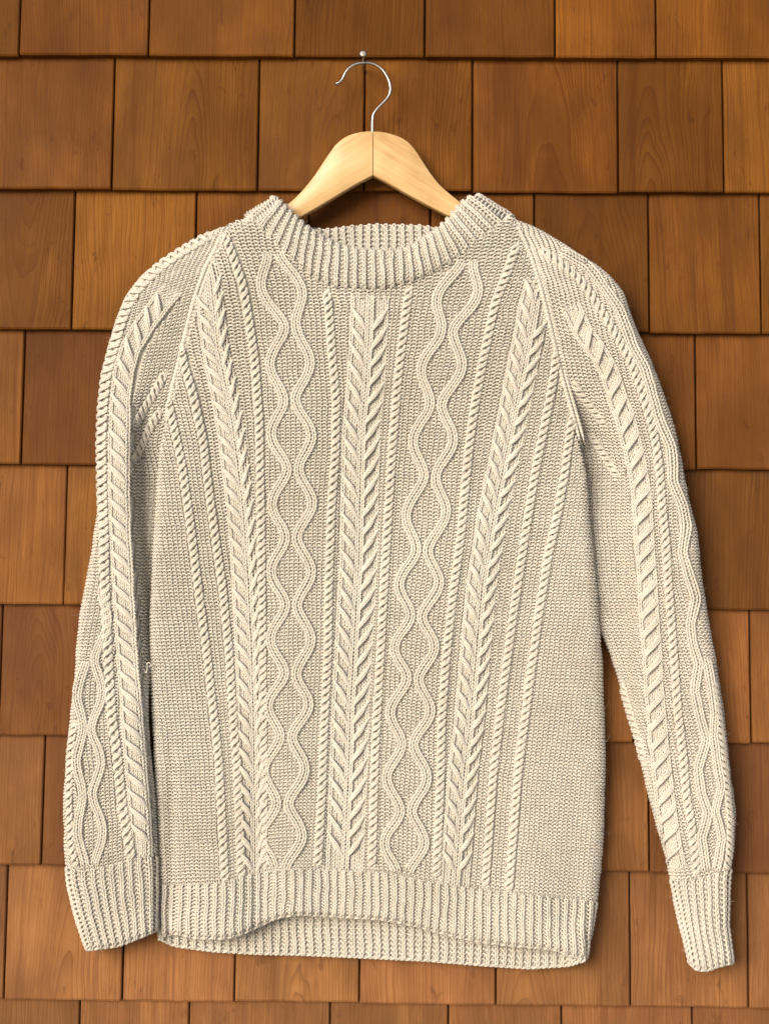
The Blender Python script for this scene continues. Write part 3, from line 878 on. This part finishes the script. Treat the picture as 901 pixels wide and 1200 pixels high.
def back_parts():
    xs_ = np.arange(186, 686, SK); ny = 44
    t = np.linspace(0, 1, ny)
    yb = backbot(xs_)
    X = np.broadcast_to(xs_, (ny, len(xs_))).copy()
    Y = 1050 + t[:, None] * (yb - 1050)[None]
    D = 25 + 1.5 * np.sin(X / 33.0) + 8 * (1 - ss(0, 16, X - 186)) + 16 * ss(655, 684, X)
    u = X / 4.9 + 0.12 * np.sin(Y / 12.0)
    pan = Panel(X, Y, D, u)
    yarn = Yarn()
    yarn.skin(pan.P + pan.N * (-1.8 / 1000), grid_faces(*X.shape))
    nr_ = 13
    rib_rows(yarn, pan, np.arange(0, nr_), lambda v, u_: (v + 0.5) / nr_ * (ny - 1), math.floor(u.min()), math.ceil(u.max()))
    edge_cord(yarn, pan.P[-1], pan.N[-1])
    yarn_part('hem_band', yarn, 'back hem ribbing showing below the lifted front')
    ys = np.arange(300, 1075, 6.0); n = 90
    t = np.linspace(0, 1, n)
    Lb, Rb = bodyL(ys) + 5, bodyR(ys) - 5
    X = Lb[:, None] + (Rb - Lb)[:, None] * t; Y = np.broadcast_to(ys[:, None], X.shape)
    D = 24 + 3 * np.sin(X / 60.0) + 6 * (1 - np.clip(np.minimum(t, 1 - t) * 14, 0, 1))[None] ** 2
    part('back_panel', W(X, Y, D), grid_faces(*X.shape))
    top = ycurve([(330, 262), (345, 264), (360, 268), (383, 269), (410, 265), (450, 263), (490, 264), (515, 268), (535, 264), (560, 256)], sm=7)
    xs_ = np.arange(336, 560, SK); ny = 44
    t = np.linspace(0, 1, ny)
    yt = top(xs_)
    Y = yt[None] + t[:, None] * (345 - yt)[None]
    X = np.broadcast_to(xs_, Y.shape).copy()
    D = 24 + 9 * ((X - 448) / 105.0) ** 4 + 4 * ss(0, 30, Y - yt[None]) - 3 * (1 - ss(0, 4, Y - yt[None]))
    u = X / 4.9 + 0.2
    pan = Panel(X, Y, D, u)
    yarn = Yarn()
    yarn.skin(pan.P + pan.N * (-1.8 / 1000), grid_faces(*X.shape))
    nr_ = 15
    rib_rows(yarn, pan, np.arange(0, nr_), lambda v, u_: (v + 0.6) / nr_ * (ny - 1), math.floor(u.min()), math.ceil(u.max()), z=1.4)
    yarn_part('collar', yarn, 'back of the ribbed collar seen through the neck opening')

def collar_part():
    To = np.array([0, .06, .12, .2, .3, .4, .5, .6, .7, .8, .88, .94, 1.0])
    ox = [287, 300, 314, 334, 362, 398, 437, 478, 515, 548, 573, 589, 601]
    ix = [321, 327, 334, 347, 367, 398, 437, 475, 505, 524, 539, 550, 563]
    n = 240
    T = np.linspace(0, 1, n)
    def sm(a):
        v = np.interp(T, To, a); k = 13; w = np.hanning(2 * k + 3)[1:-1]; w /= w.sum()
        e = np.concatenate([2 * v[0] - v[k:0:-1], v, 2 * v[-1] - v[-2:-k - 2:-1]])
        return np.convolve(e, w, 'valid')
    OX, IX = sm(ox), sm(ix)
    OY, IY = coll_out(OX), coll_in(IX)
    mx, my = (OX + IX) / 2, (OY + IY) / 2
    al = np.concatenate([[0], np.cumsum(np.hypot(np.diff(mx), np.diff(my)))])
    al = al - al[n // 2]
    wband = np.hypot(OX - IX, OY - IY)
    S = np.linspace(-0.02, 1, 30)
    ph = np.linspace(0, R_(165), 12)[1:]
    rin = 6.5
    rows, dep, vv = [], [], []
    D0 = 72 - 10 * np.abs(T - 0.5) ** 2 * 4 * 0.75
    for s_ in S:
        f = s_ * (1 - rin / wband)
        rows.append((OX + (IX - OX) * f, OY + (IY - OY) * f)); dep.append(D0 - 3.5 * (1 - np.clip(s_ / 0.12, 0, 1)) - 3.5 * (2 * s_ - 1) ** 2); vv.append(s_ * 44)
    for p in ph:
        f = 1 - rin / wband + rin * math.sin(p) / wband
        rows.append((OX + (IX - OX) * f, OY + (IY - OY) * f)); dep.append(D0 - 3.5 - rin * 1.3 * (1 - math.cos(p)) - (8 if p > 2.6 else 0)); vv.append(44 + rin * p)
    X = np.array([r[0] for r in rows]); Y = np.array([r[1] for r in rows]); D = np.array(dep); vv = np.array(vv)
    e = np.minimum(T, 1 - T)
    D = D - 38 * np.clip(1 - e / 0.075, 0, 1)[None] ** 2.2
    u = (al[None] / 5.45 + 0.5) * np.ones(X.shape)
    pan = Panel(X, Y, D, u)
    yarn = Yarn()
    yarn.skin(pan.P + pan.N * (-1.9 / 1000), grid_faces(*X.shape))
    nrw = int(vv[-1] / 5.2)
    rib_rows(yarn, pan, np.arange(0, nrw), lambda v, u_: np.interp((v + 0.3) * 5.2, vv, np.arange(len(vv))), math.floor(u.min()), math.ceil(u.max()), z=1.5, rad=1.25)
    yarn_part('collar', yarn, 'front of the ribbed crew neck collar')

def sleeve(side):
    if side == 'L':
        A = [(262, 266), (240, 276), (215, 290), (190, 306), (165, 326), (148, 349), (138, 375), (129, 405), (120, 440), (116.5, 480), (115, 520), (116, 560), (116, 600), (110, 640), (103, 680), (95, 720), (91, 760), (90, 790), (85, 830), (80, 880), (76, 940), (77, 990), (80, 1030), (88, 1065), (97, 1095), (103, 1113)]
        B = [(x + 7, y) for x, y in rag_L[1:]] + [(205, 560), (199, 640), (194, 690), (187, 735), (180, 768), (174, 800), (173, 835), (175, 877), (180, 927), (183, 970), (184, 1010), (184.5, 1060), (184, 1095)]
        Fold = curve([(215, 400), (190, 425), (168, 450), (157, 480), (154, 520), (155, 570), (157, 617), (162, 683), (166, 750), (170, 795), (175, 877), (184, 1010)])
        y0, ycuf = 267, ycurve([(70, 1012), (95, 1022), (130, 1014), (160, 1006), (190, 1002)])
        ybot = ycurve([(90, 1115), (103, 1113), (140, 1108), (165, 1098), (190, 1087)])
        Vd = lambda y: 30 * ss(425, 540, y)
        rin = lambda y: 2 + 15 * ss(715, 810, y)
    else:
        A = [(603, 258), (625, 267), (650, 281), (680, 301), (700, 313), (716, 327), (729, 345), (738, 370), (746, 392), (760, 420), (777, 465), (788, 500), (797, 540), (806, 590), (815, 622), (821, 680), (828, 725), (838, 780), (847, 840), (853, 900), (860, 960), (859, 1000), (853, 1040), (852, 1090), (857, 1130)]
        B = [(x - 7, y) for x, y in rag_R[1:]] + [(676, 600), (684, 680), (695, 722), (712, 757), (722, 785), (730, 815), (737, 840), (745, 865), (752, 895), (760, 930), (770, 965), (780, 1000), (787, 1030), (795, 1075), (808, 1132)]
        Fold = curve([(650, 395), (675, 425), (697, 455), (712, 480), (726, 520), (733, 562), (738, 640), (743, 740), (748, 826), (756, 900), (790, 1040)])
        y0, ycuf = 260, ycurve([(770, 1030), (800, 1032), (825, 1028), (860, 1015)])
        ybot = ycurve([(790, 1122), (808, 1128), (815, 1136), (828, 1137), (845, 1131), (857, 1128), (870, 1126)], sm=4)
        Vd = lambda y: 28 * ss(425, 540, y) * (1 - 0.85 * ss(790, 900, y))
        rin = lambda y: 2 + 10 * ss(700, 800, y) + 6 * ss(880, 960, y)
    fA, fB = curve(A, sm=7), curve(B, sm=9)
    Lf, Rf = (fA, fB) if side == 'L' else (fB, fA)
    sg = 1 if side == 'L' else -1
    nf, nr = 64, 20
    def depth(x, y):
        d = 61 - 5 * ss(280, 460, y)
        q = sg * (x - (Fold(y) - sg * 8))
        d = d - Vd(y) * ss(0, 24, q)
        return d + 1.6 * np.sin(y / 58.0 + (0 if side == 'L' else 2)) + 0.8 * np.sin(y / 23.0 + x / 17.0)
    yend = 1015 if side == 'L' else 1028
    ys = np.arange(y0, yend + SK * 0.5, SK); ny = len(ys)
    sA = np.abs(fA.slope(ys))
    width = Rf(ys) - Lf(ys)
    rout = np.minimum((15 if side == 'L' else 13) * np.sqrt(1 + sA ** 2), 0.42 * width)
    rinn = np.minimum(rin(ys), 0.42 * width)
    rl, rr = (rout, rinn) if side == 'L' else (rinn, rout)
    X, Xu, Xf, drop, Xc = cross_section(ys, Lf(ys), Rf(ys), rl, rr, nf, nr, 160)
    t = (ys - y0) / (yend - y0)
    Y = ys[:, None] + (ycuf(X) - yend) * ss(0.75, 1.0, t)[:, None]
    rd = np.minimum(15.0, width * 0.42)
    kk = (rd / np.maximum(rout, 1e-3))
    outer = (X < Xc.mean(1)[:, None]) if side == 'L' else (X > Xc.mean(1)[:, None])
    D = depth(Xc, Y) - drop * np.where(outer, kk[:, None], 1.0)
    mids = 0.5 * (fA(ys) + fB(ys))
    al1 = np.concatenate([[0], np.cumsum(np.hypot(np.diff(mids), np.diff(ys)))])
    u = (Xu - fB(Y)) / 5.6 * 1.0
    u = np.maximum.accumulate(u + 1e-4 * np.arange(u.shape[1])[None], axis=1)
    p90 = int(round(nr * (1 - 90 / 160)))
    pan = Panel(X, Y, D, u, p90, X.shape[1] - 1 - p90)
    def row_y(x, y):
        q = np.array(y, float)
        for _ in range(3): q = y - (ycuf(x) - yend) * ss(0.75, 1.0, (q - y0) / (yend - y0))
        return (q - y0) / SK
    pan.row_y = row_y
    yarn = Yarn()
    feats, draw = [], []
    def add(kind, f, cl, cr=None, z=0.0, **kw):
        feats.append((f, cl, cr if cr is not None else cl, z)); draw.append((kind, f, kw))
    if side == 'L':
        ropeA = curve([(252, 273), (240, 280), (215, 295), (190, 312), (168, 332), (152.5, 354), (143, 379), (134, 409), (125.5, 442), (121.5, 480), (120, 520), (121, 570), (122.5, 617), (123, 667), (125, 717), (127, 767), (129, 800), (132, 843), (137, 877), (141, 918), (145, 950), (150, 980), (155, 1010)])
        WL = curve([(214, 345), (202, 359), (182, 385), (165, 413), (158, 437), (154, 470), (152, 520), (152, 570), (153, 617), (157, 683), (161, 750), (164, 795), (168, 850), (172, 900), (176, 950), (179, 1006)])
        _, dr = diamond([(114, 688), (106, 772), (102, 853), (103, 930), (106, 1016)], 6.0, 17.0)
        dl, _ = diamond([(106, 776), (104, 853), (103, 930), (106, 1016)], 5.0, 12.5)
        e3 = curve([(89, 845), (84, 880), (82, 940), (84, 985), (91, 1018)])
        add(wheat, WL, 25, 5, 0.0, wl=25, wr=5, pitch=20.0, drop=16.0, sides='l')
        add(ribbon, dl, 6.0, z=1.6, w=5.6); add(ribbon, dr, 6.0, z=1.6, w=5.6)
        add(rope, ropeA, 6.2, z=1.2, pitch=10.0, w=9.0)
        add(rope, e3, 4.5, z=1.0, w=5.4)
        for c_ in ([(196, 434), (180, 462), (167, 482), (158, 498)], [(190, 478), (175, 503), (167, 520), (157, 540)]):
            add(rope, curve(c_, sm=3), 5.0, z=1.0, zc=0.9, hand=-1)
    else:
        CH = curve([(668, 358), (675, 373), (684, 391), (698, 409), (707, 424), (717, 445), (723, 467), (733, 492), (740, 520), (746, 545), (750, 570), (753, 603), (755, 640), (758, 680), (760, 720), (764, 770), (766, 810), (769, 847), (772, 875), (775, 902), (778, 930), (783, 965), (788, 1000), (792, 1018)])
        R2 = curve([(632, 290), (645, 301), (660, 311), (680, 329), (693, 347), (707, 369), (724, 397), (738, 424), (749, 452), (757, 478), (764, 503), (769, 528), (773, 562), (775, 595), (779, 630), (782, 680), (785, 720), (788, 760), (791, 800), (794, 840), (800, 889), (803, 930), (808, 957), (813, 998), (816, 1028)])
        rb = curve([(655, 294), (685, 311), (696, 323), (711, 343), (722, 359), (731, 381), (740, 406), (754, 432), (763, 462), (771, 492), (784, 522), (787, 545), (787, 565), (798, 592), (803, 617), (799, 648), (807, 677), (814, 702), (808, 732), (811, 755), (818, 777), (813, 810), (820, 843), (827, 867), (817, 900), (821, 930), (829, 952), (821, 982), (827, 1022)], sm=6)
        rb2 = curve([(826, 770), (830, 792), (836, 835), (835, 865), (840, 900), (844, 922), (837, 950), (845, 980), (838, 1020)], sm=6)
        e3 = curve([(834, 790), (841, 840), (848, 900), (854, 960), (853, 1000), (848, 1026)])
        add(chain, CH, 12, z=0.0, w=12.0)
        add(rope, R2, 5.4, z=1.2)
        add(ribbon, rb, 6.6, z=1.8); add(ribbon, rb2, 5.6, z=1.6, w=5.4)
        add(rope, e3, 4.5, z=1.0, w=5.4, hand=-1, pitch=8)
        for c_ in ([(670, 446), (677, 458), (688, 472), (698, 485), (709, 500)], [(690, 508), (705, 530), (713, 543), (726, 563)], [(727, 800), (736, 830), (746, 860), (755, 895)]):
            add(rope, curve(c_, sm=3), 5.0, z=1.0, zc=0.9, hand=-1, pitch=8)
    H = -1.75 + 0 * X
    for f, wl, wr, z in feats:
        if z > 0: H = np.maximum(H, -1.75 + soft_env(f, X, Y, wl, z, wr))
    def close(V):
        k = 6
        w_ = (np.arange(1, k + 1) / (k + 1))[None, :, None]
        return np.concatenate([V, V[:, -1:] * (1 - w_) + V[:, :1] * w_], 1)
    V = close(pan.P + pan.N * (H / 1000)[..., None])
    yarn.skin(V, grid_faces(V.shape[0], V.shape[1], wrap=True))
    def keep(x, y, i, uu, vv):
        m = np.ones(len(x), bool)
        for f, wl, wr, z in feats: m &= ~(cover(f, x, y, wl - 1.2, wr - 1.2) & (i > p90) & (i < pan.nx - 1 - p90))
        return m & (i > nr * 0.15) & (i < pan.nx - nr * 0.15)
    def row_of(v, u_):
        yy = np.interp(v * 4.05, al1, ys)
        xx = u_ * 5.6 + fB(yy)
        lean = 0.45 * (xx - 0.5 * (fA(yy) + fB(yy))) * sg * (1 - ss(300, 470, yy))
        return np.interp(v * 4.05 - lean, al1, np.arange(ny))
    n = ground(yarn, pan, row_of, np.arange(-8, int(al1[-1] / 4.05) + 8), math.floor(u.min()), math.ceil(u.max()), keep)
    print('sleeve stitches', n)
    for kind, f, kw in draw: kind(yarn, pan, f, **kw)
    yarn_part('sleeve', yarn)
    # cuff
    ny = 58
    t = np.linspace(0, 1, ny)
    ysc = yend + t * (100 if side == 'L' else 106)
    yuse = np.minimum(ysc, 1113 if side == 'L' else 1131)
    wid = Rf(yuse) - Lf(yuse)
    ro = np.minimum(15 if side == 'L' else 13, 0.42 * wid); ri = np.minimum(rin(yuse), 0.42 * wid)
    rl, rr = (ro, ri) if side == 'L' else (ri, ro)
    X, Xu, Xf, drop, Xc = cross_section(yuse, Lf(yuse), Rf(yuse), rl, rr, nf, nr, 160)
    yt, yb = ycuf(X), ybot(X)
    Y = yt + t[:, None] * (yb - yt)
    D = depth(Xc, Y) - drop - 4 * ss(0.94, 1, t)[:, None]
    cx_ = 0.5 * (Lf(yuse) + Rf(yuse))
    u = (Xu - cx_[:, None]) / wid[:, None] * (19.0 if side == 'L' else 14.0) + 0.5
    pan = Panel(X, Y, D, u, p90, X.shape[1] - 1 - p90)
    yarn = Yarn()
    V = close(pan.P + pan.N * (-1.8 / 1000))
    yarn.skin(V, grid_faces(V.shape[0], V.shape[1], wrap=True))
    nr_ = 18
    rib_rows(yarn, pan, np.arange(0, nr_), lambda v, u_: (v + 0.5) / nr_ * (ny - 1), math.floor(u.min()), math.ceil(u.max()), z=1.2, rad=1.2)
    edge_cord(yarn, pan.P[-1], pan.N[-1])
    yarn_part('cuff', yarn)

body_part()
back_parts()
collar_part()
sleeve('L')
sleeve('R')

# raglan seams: two twisted cords side by side along each join
def seam(pts, offs, rad, lift):
    yy = np.arange(pts[0][1], pts[-1][1], 1.1)
    f = curve(pts)
    x = f(yy) + offs + (-7 if pts[0][0] < 400 else 7) * ss(pts[-1][1] - 30, pts[-1][1], yy)
    d = body_depth(np.clip(x, f(yy) - 0, f(yy) + 0) , yy) + lift - 2.2 - 42 * ss(pts[-1][1] - 34, pts[-1][1] - 4, yy) - 8 * (1 - ss(pts[0][1], pts[0][1] + 14, yy))
    P = W(x, yy, d)
    r = rad * (1 + 0.22 * np.cos(TAU * yy / 4.4)) * (1 - 0.9 * ss(pts[-1][1] - 55, pts[-1][1] - 8, yy)) / 1000
    link('raglan_seam', tube_mesh('raglan_seam', P, r, 10), M_wool, sweater)
seam([p for p in rag_L[1:]], -1.0, 2.5, 0.6); seam([p for p in rag_L[1:]], 4.4, 2.2, 0.2)
seam([p for p in rag_R], 0.5, 2.5, 0.8); seam([p for p in rag_R[1:]], 5.4, 2.0, -0.6)

# stray thread on the left sleeve
th = smooth_path([(169, 786, 50), (172, 788, 52), (173, 781, 54), (172.5, 778, 54), (175, 776.5, 54), (177, 779, 53), (175.5, 782, 52)], 6)
link('loose_thread', tube_mesh('loose_thread', W(th[:, 0], th[:, 1], th[:, 2]), 0.0007, 6), M_wool, sweater)

# loose fibres standing off the yarn
base = np.concatenate([a for a, _ in FUZZ]); nrm = np.concatenate([b for _, b in FUZZ])
nf_ = len(base); K = 6
hc = bpy.data.hair_curves.new('wool_fuzz')
hc.add_curves([K] * nf_)
ln = rng.gamma(3.0, 0.0011, nf_)
tan = rng.normal(size=(nf_, 3)); tan -= nrm * (tan * nrm).sum(1)[:, None]; tan /= np.linalg.norm(tan, axis=1)[:, None]
bi = np.cross(nrm, tan)
tt = np.linspace(0, 1, K)[None, :, None]
cu = rng.uniform(-1.6, 1.6, nf_)[:, None, None]
up = rng.uniform(0.25, 0.8, nf_)[:, None, None]
pos = base[:, None] - nrm[:, None] * 0.0003 + ln[:, None, None] * (nrm[:, None] * up * np.sin(tt * 1.9) + tan[:, None] * tt * 0.8 + bi[:, None] * cu * tt ** 2 * 0.5)
hc.attributes['position'].data.foreach_set('vector', np.ascontiguousarray(pos, dtype=np.float32).ravel())
ra = hc.attributes.get('radius') or hc.attributes.new('radius', 'FLOAT', 'POINT')
ra.data.foreach_set('value', np.tile(np.array([.06, .06, .055, .05, .04, .02], dtype=np.float32) / 1000, nf_))
fz = bpy.data.objects.new('wool_fuzz', hc); col.objects.link(fz); hc.materials.append(M_wool); fz.parent = sweater
tag(fz, kind='stuff')
print('fibres', nf_)

# ------------------------------------------------------------------ hanger
hanger = bpy.data.objects.new('wooden_hanger', None); col.objects.link(hanger)
tag(hanger, 'blond wooden coat hanger with steel hook holding up the cream sweater', 'hanger')
def arm(topp, botp):
    tp = smooth_path(topp, 8); bp = smooth_path(botp, 8)
    n = 44
    def res(p):
        a = np.concatenate([[0], np.cumsum(np.hypot(*np.diff(p, axis=0).T))]); a /= a[-1]
        T = np.linspace(0, 1, n); return np.stack([np.interp(T, a, p[:, 0]), np.interp(T, a, p[:, 1])], 1)
    tp, bp = res(tp), res(bp)
    rg = []
    d0, d1, bv = 29.0, 41.0, 1.6
    # rounded rectangle ring: (fraction from top to bottom in mm from edge, depth)
    for i in range(n):
        h = np.linalg.norm(bp[i] - tp[i]); u = (bp[i] - tp[i]) / max(h, 1e-6)
        ring = []
        for (e, d) in [(bv, d1), (bv * .3, d1 - bv * .3), (0, d1 - bv), (0, d0 + bv), (bv * .3, d0 + bv * .3), (bv, d0),
                       (h - bv, d0), (h - bv * .3, d0 + bv * .3), (h, d0 + bv), (h, d1 - bv), (h - bv * .3, d1 - bv * .3), (h - bv, d1)]:
            q = tp[i] + u * e
            # shape is drawn on the front face; going back keeps the same real height
            ref = W(q[0], q[1], d1); ref[1] = -d / 1000.0
            ring.append(tuple(ref))
        rg.append(ring)
    V = [v for r in rg for v in r]; m = 12
    F = [tuple(f) for f in grid_faces(n, m, wrap=True)] + [tuple(range(m)), tuple((n - 1) * m + k for k in range(m))[::-1]]
    me = bpy.data.meshes.new('arm'); me.from_pydata(V, [], F); me.update()
    import bmesh
    bm = bmesh.new(); bm.from_mesh(me); bmesh.ops.recalc_face_normals(bm, faces=bm.faces)
    for f in bm.faces:
        if len(f.verts) > 4:
            for e in f.edges: e.smooth = False
    bm.to_mesh(me); bm.free()
    me.polygons.foreach_set('use_smooth', [len(p.vertices) == 4 for p in me.polygons])
    o = link('arm', me, M_blond, hanger); o['grain_side'] = 1.0 if topp[-1][0] < 437 else -1.0
    return o
arm([(436.6, 153.5), (424, 154), (408, 158.5), (397, 165.5), (388, 176), (378, 191), (368, 206), (356, 221), (341, 236), (320, 250), (270, 279), (205, 326)],
    [(436.6, 205.5), (415, 217), (395, 229), (375, 241), (356, 252), (335, 264), (280, 296), (210, 338)])
arm([(437.4, 153.5), (450, 154.5), (466, 159), (478, 166), (487, 176), (496, 190), (506, 205), (518, 219), (541, 238), (560, 250), (610, 282), (672, 326)],
    [(437.4, 205.5), (457, 216), (480, 229), (503, 241.5), (528, 254), (548, 264), (600, 296), (668, 338)])
hk = smooth_path([(396, 97.5), (399.5, 95), (402.2, 91), (404.5, 86), (408.5, 80.5), (414.5, 76.3), (421, 74.3), (430, 73.6), (438, 75.2), (445.5, 79.5), (451.5, 86.5), (456, 95.5), (457.6, 104.5), (455.5, 112.5), (449.5, 119.8), (442.5, 127), (438, 133.5), (436.6, 140), (436.4, 150), (436.5, 160)], 6)
wire = tube_mesh('hook', W(hk[:, 0], hk[:, 1], 35.0), 0.00180, 12)
hook = link('hook', wire, M_steel, hanger)
tp_ = smooth_path([(393.6, 99.3), (395, 98.3), (396.5, 97.2)], 6)
k_ = np.linspace(0, 1, len(tp_))
link('hook_tip', tube_mesh('hook_tip', W(tp_[:, 0], tp_[:, 1], 35.0), 0.0029 * np.sqrt(np.clip(1 - (2 * k_ - 1) ** 2 * 0.92, 0, 1)), 12), M_steel, hanger)
# nail: shank leaves the wall through the shadow gap and the hook hangs over it
a = W(426.3, 83.5, 4.0); b = W(425.7, 63.0, 50.0)
ax = (b - a) / np.linalg.norm(b - a)
nail = link('nail', tube_mesh('nail', [a, a + (b - a) * .5, b], 0.0014, 12), M_nail)
tag(nail, 'small steel nail in the shingle wall carrying the hanger hook', 'nail')
link('nail_head', tube_mesh('nail_head', [b - ax * 0.0003, b + ax * 0.0006, b + ax * 0.0012, b + ax * 0.0014], [0.0036, 0.0040, 0.0037, 0.0024], 16), M_nail, nail)

print('tris', sum(sum(len(p.vertices) - 2 for p in m.polygons) if len(m.polygons) < 2000 else 2 * len(m.polygons) for m in bpy.data.meshes))
